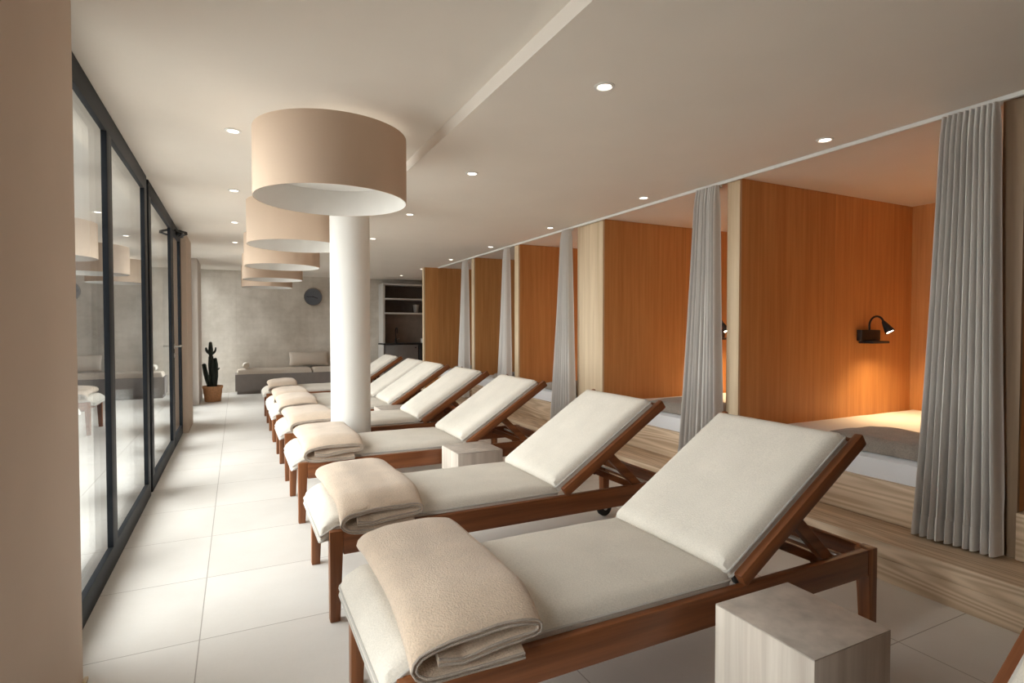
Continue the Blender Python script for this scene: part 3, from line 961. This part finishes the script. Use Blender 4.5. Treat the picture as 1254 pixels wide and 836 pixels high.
# ------------------------------------------------------------------ kitchenette
KX = 2.66; KE = 4.0
root = empty('shelving_unit', (KX, YB, .9))
tag(root, 'pale grey open shelving above the kitchenette counter', 'shelving')
off = Vector((-KX, -YB, -.9))
def kb(name, x0, x1, y0, y1, z0, z1, mat, parent, b=.003):
    bm = new(); box(bm, x0, x1, y0, y1, z0, z1, b)
    bmesh.ops.translate(bm, verts=bm.verts, vec=off)
    return obj(name, bm, mat, parent)
kb('side_panel', KX, KX+.045, 11.28, YB-.001, .893, 2.115, M['shelf'], root)
kb('side_panel', KE-.045, KE, 11.28, YB-.001, .893, 2.115, M['shelf'], root)
kb('darkening_back_panel', KX+.0455, KE-.0455, YB-.012, YB-.001, 1.493, 2.115, M['panel_dark'], root, 0)  # dark panel added to darken the shelf interior
kb('shaded_backsplash', KX+.0455, KE-.0455, YB-.012, YB-.001, .893, 1.492, M['shaded_concrete'], root, 0)  # concrete behind the counter, its shade painted in as brown
for z in (2.085, 1.785, 1.492):
    kb('shelf', KX+.0455, KE-.0455, 11.28, YB-.0125, z, z+.03, M['shelf'], root)
root = empty('base_cabinet', (KX, YB, 0))
tag(root, 'grey base cabinet of the kitchenette under the black worktop', 'cabinet')
off = Vector((-KX, -YB, 0))
kb('carcass', KX, 3.375, 11.22, YB-.001, 0.0, .86, M['cabinet'], root)
dd = kb('door', KX+.045, 3.37, 11.20, 11.2195, .08, .855, M['cabinet'], root)
bm = new(); lathe(bm, [(.012, 0), (.014, .018), (.008, .024)], seg=16)
bmesh.ops.rotate(bm, verts=bm.verts, cent=(0, 0, 0), matrix=Matrix.Rotation(pi/2, 3, 'X'))
obj('knob', bm, M['black'], dd, loc=(3.315-KX, 11.20-YB, .80))
sp_ = kb('side_panel', KX-.012, KX-.0005, 11.20, YB-.001, 0, .86, M['shelf'], root)
root = empty('fridge', (3.38, YB, 0))
tag(root, 'black built-in fridge front beside the grey kitchenette cabinet', 'fridge')
off = Vector((-3.38, -YB, 0))
kb('fridge_body', 3.38, KE, 11.23, YB-.001, 0.0, .86, M['black'], root)
kb('fridge_door', 3.385, KE-.005, 11.205, 11.2295, .06, .855, M['black'], root)
bm = new(); tube(bm, [(3.42-3.38, -.43, .75), (3.42-3.38, -.475, .75), (3.42-3.38, -.475, .50), (3.42-3.38, -.43, .50)], .007, 8)
obj('handle', bm, M['black'], root)
bm = new(); box(bm, KX-.012, KE, 11.19, YB-.001, .861, .892, .003)
tag(obj('worktop', bm, M['stone']), 'black stone worktop of the kitchenette', 'worktop')
root = empty('kitchen_tap', (2.96, 11.42, .892))
tag(root, 'tall black kitchen tap on the black worktop', 'tap')
bm = new(); lathe(bm, [(.026, 0), (.026, .012), (.018, .016), (.018, .10)], seg=20); obj('tap_body', bm, M['black'], root)
bm = new(); tube(bm, [(0, 0, .1)] + [(0, -.07+.07*cos(a*pi/12), .25+.07*sin(a*pi/12)) for a in range(0, 13)] + [(0, -.14, .20)], .011, 10); obj('spout', bm, M['black'], root)
bm = new(); bar(bm, (.018, 0, .07), (.075, 0, .10), .010, .010); obj('lever', bm, M['steel'], root)
bm = new(); lathe(bm, [(.040, 0), (.046, .03), (.058, .12), (.066, .17), (.062, .17), (.054, .12), (.042, .03), (.0, .02)], seg=28, cap1=False)
o = tag(obj('vase', bm, M['ceramic'], loc=(3.40, 11.44, 1.5225)), 'grey ceramic vase on the lowest kitchenette shelf', 'vase')
bm = new(); lathe(bm, [(.032, 0), (.040, .095), (.037, .095), (.03, .008)], seg=24)
tag(obj('cup', bm, M['paper'], loc=(3.50, 11.32, .8925)), 'small white cup at the end of the black worktop', 'cup')

# ------------------------------------------------------------------ cactus
root = empty('potted_cactus', (-.36, 10.37, 0))
tag(root, 'tall dark cactus in a terracotta coloured pot by the pale wall end', 'plant')
bm = new(); lathe(bm, [(.112, .0), (.120, .004), (.143, .215), (.152, .218), (.155, .25), (.148, .256), (.140, .25), (.136, .20)], seg=48, cap1=False)
obj('pot', bm, M['pot'], root)
bm = new(); lathe(bm, [(.134, .215), (.134, .232)], seg=32); obj('soil', bm, M['soil'], root)
def stem(name, pts, rad, parent, ribs=(6, .16)):
    q = []
    rr = []
    n = len(pts)
    for i in range(n-1):
        for t in range(6):
            u = t/6
            q.append(Vector(pts[i]).lerp(Vector(pts[i+1]), u)); rr.append(rad[i]*(1-u)+rad[i+1]*u)
    q.append(Vector(pts[-1])); rr.append(rad[-1])
    r1 = rr[-1]
    d = (q[-1]-q[-2]).normalized()
    for k in range(1, 5):
        a = k/4*pi/2*.97
        q.append(Vector(pts[-1])+d*r1*sin(a)); rr.append(r1*cos(a)+.002)
    bm = new(); tube(bm, q, rr, 30, ribs=ribs)
    return obj(name, bm, M['cactus'], parent, smooth=60)
t1 = stem('cactus_stem', [(-.01, 0, .225), (-.005, 0, .40), (-.015, .0, .60), (-.02, .0, .72)], [.034, .047, .047, .036], root)
stem('cactus_arm', [(.03, .01, .23), (.045, .01, .40), (.048, .01, .60), (.042, .01, .69)], [.03, .036, .034, .024], t1)
stem('cactus_arm', [(-.045, .0, .24), (-.075, 0, .35), (-.105, 0, .50), (-.12, 0, .595)], [.03, .034, .034, .030], t1)
t2 = stem('cactus_arm', [(-.02, 0, .72), (-.022, 0, .84), (-.024, 0, .955)], [.026, .036, .024], t1)
stem('cactus_arm', [(-.03, 0, .77), (-.065, 0, .81), (-.085, 0, .845), (-.088, 0, .872)], [.016, .022, .02, .015], t1)
stem('cactus_arm', [(-.01, 0, .77), (.025, 0, .80), (.046, 0, .835), (.050, 0, .875)], [.016, .018, .015, .012], t1)
stem('cactus_arm', [(.07, 0, .52), (.088, 0, .525), (.096, 0, .54)], [.010, .011, .011], t1)

# ------------------------------------------------------------------ light
w = bpy.data.worlds.new('overcast_sky'); S.world = w; w.use_nodes = True
nt = w.node_tree
bg = nt.nodes['Background']
tc = N(nt, 'ShaderNodeTexCoord'); sp = N(nt, 'ShaderNodeSeparateXYZ'); nt.links.new(tc.outputs['Generated'], sp.inputs[0])
rp = ramp(nt, [(.0, (.40, .42, .40)), (.5, (.50, .53, .54)), (.62, (.74, .78, .82)), (1.0, (.95, .98, 1.0))])
mr = N(nt, 'ShaderNodeMapRange', i_From_Min=-1, i_From_Max=1); nt.links.new(sp.outputs['Z'], mr.inputs['Value'])
nt.links.new(mr.outputs['Result'], rp.inputs['Fac'])
nt.links.new(rp.outputs['Color'], bg.inputs['Color'])
bg.inputs['Strength'].default_value = .55

def sun(name, az, el, strength, angle, col):
    L = bpy.data.lights.new(name, 'SUN'); L.energy = strength; L.angle = radians(angle); L.color = col
    o = bpy.data.objects.new(name, L); COL.objects.link(o)
    d = Vector((cos(radians(az))*cos(radians(el)), sin(radians(az))*cos(radians(el)), -sin(radians(el))))   # travel direction
    o.rotation_mode = 'QUATERNION'; o.rotation_quaternion = (-d).to_track_quat('Z', 'Y')
    o.location = (-6, 4, 6)
    return o
sun('veiled_sun', -5, 22, 16.0, 105, (1.0, .955, .895))

# ------------------------------------------------------------------ camera
cam = bpy.data.cameras.new('camera'); co = bpy.data.objects.new('camera', cam); COL.objects.link(co)
cam.sensor_width = 36; cam.lens = 681.89/1254*36
cam.clip_start = .02; cam.clip_end = 200
yaw, pit = .45943, .02377
co.location = (0, 0, 1.2)
co.rotation_euler = (pi/2-pit, 0, -yaw)
S.camera = co

S.view_settings.view_transform = 'Standard'
S.view_settings.look = 'None'
S.view_settings.gamma = 1
S.view_settings.use_curve_mapping = False
S.view_settings.exposure = .13
S.cycles.use_denoising = True
S.cycles.max_bounces = 12
S.cycles.diffuse_bounces = 6
S.cycles.glossy_bounces = 4
S.cycles.transparent_max_bounces = 16
S.cycles.sample_clamp_indirect = 6
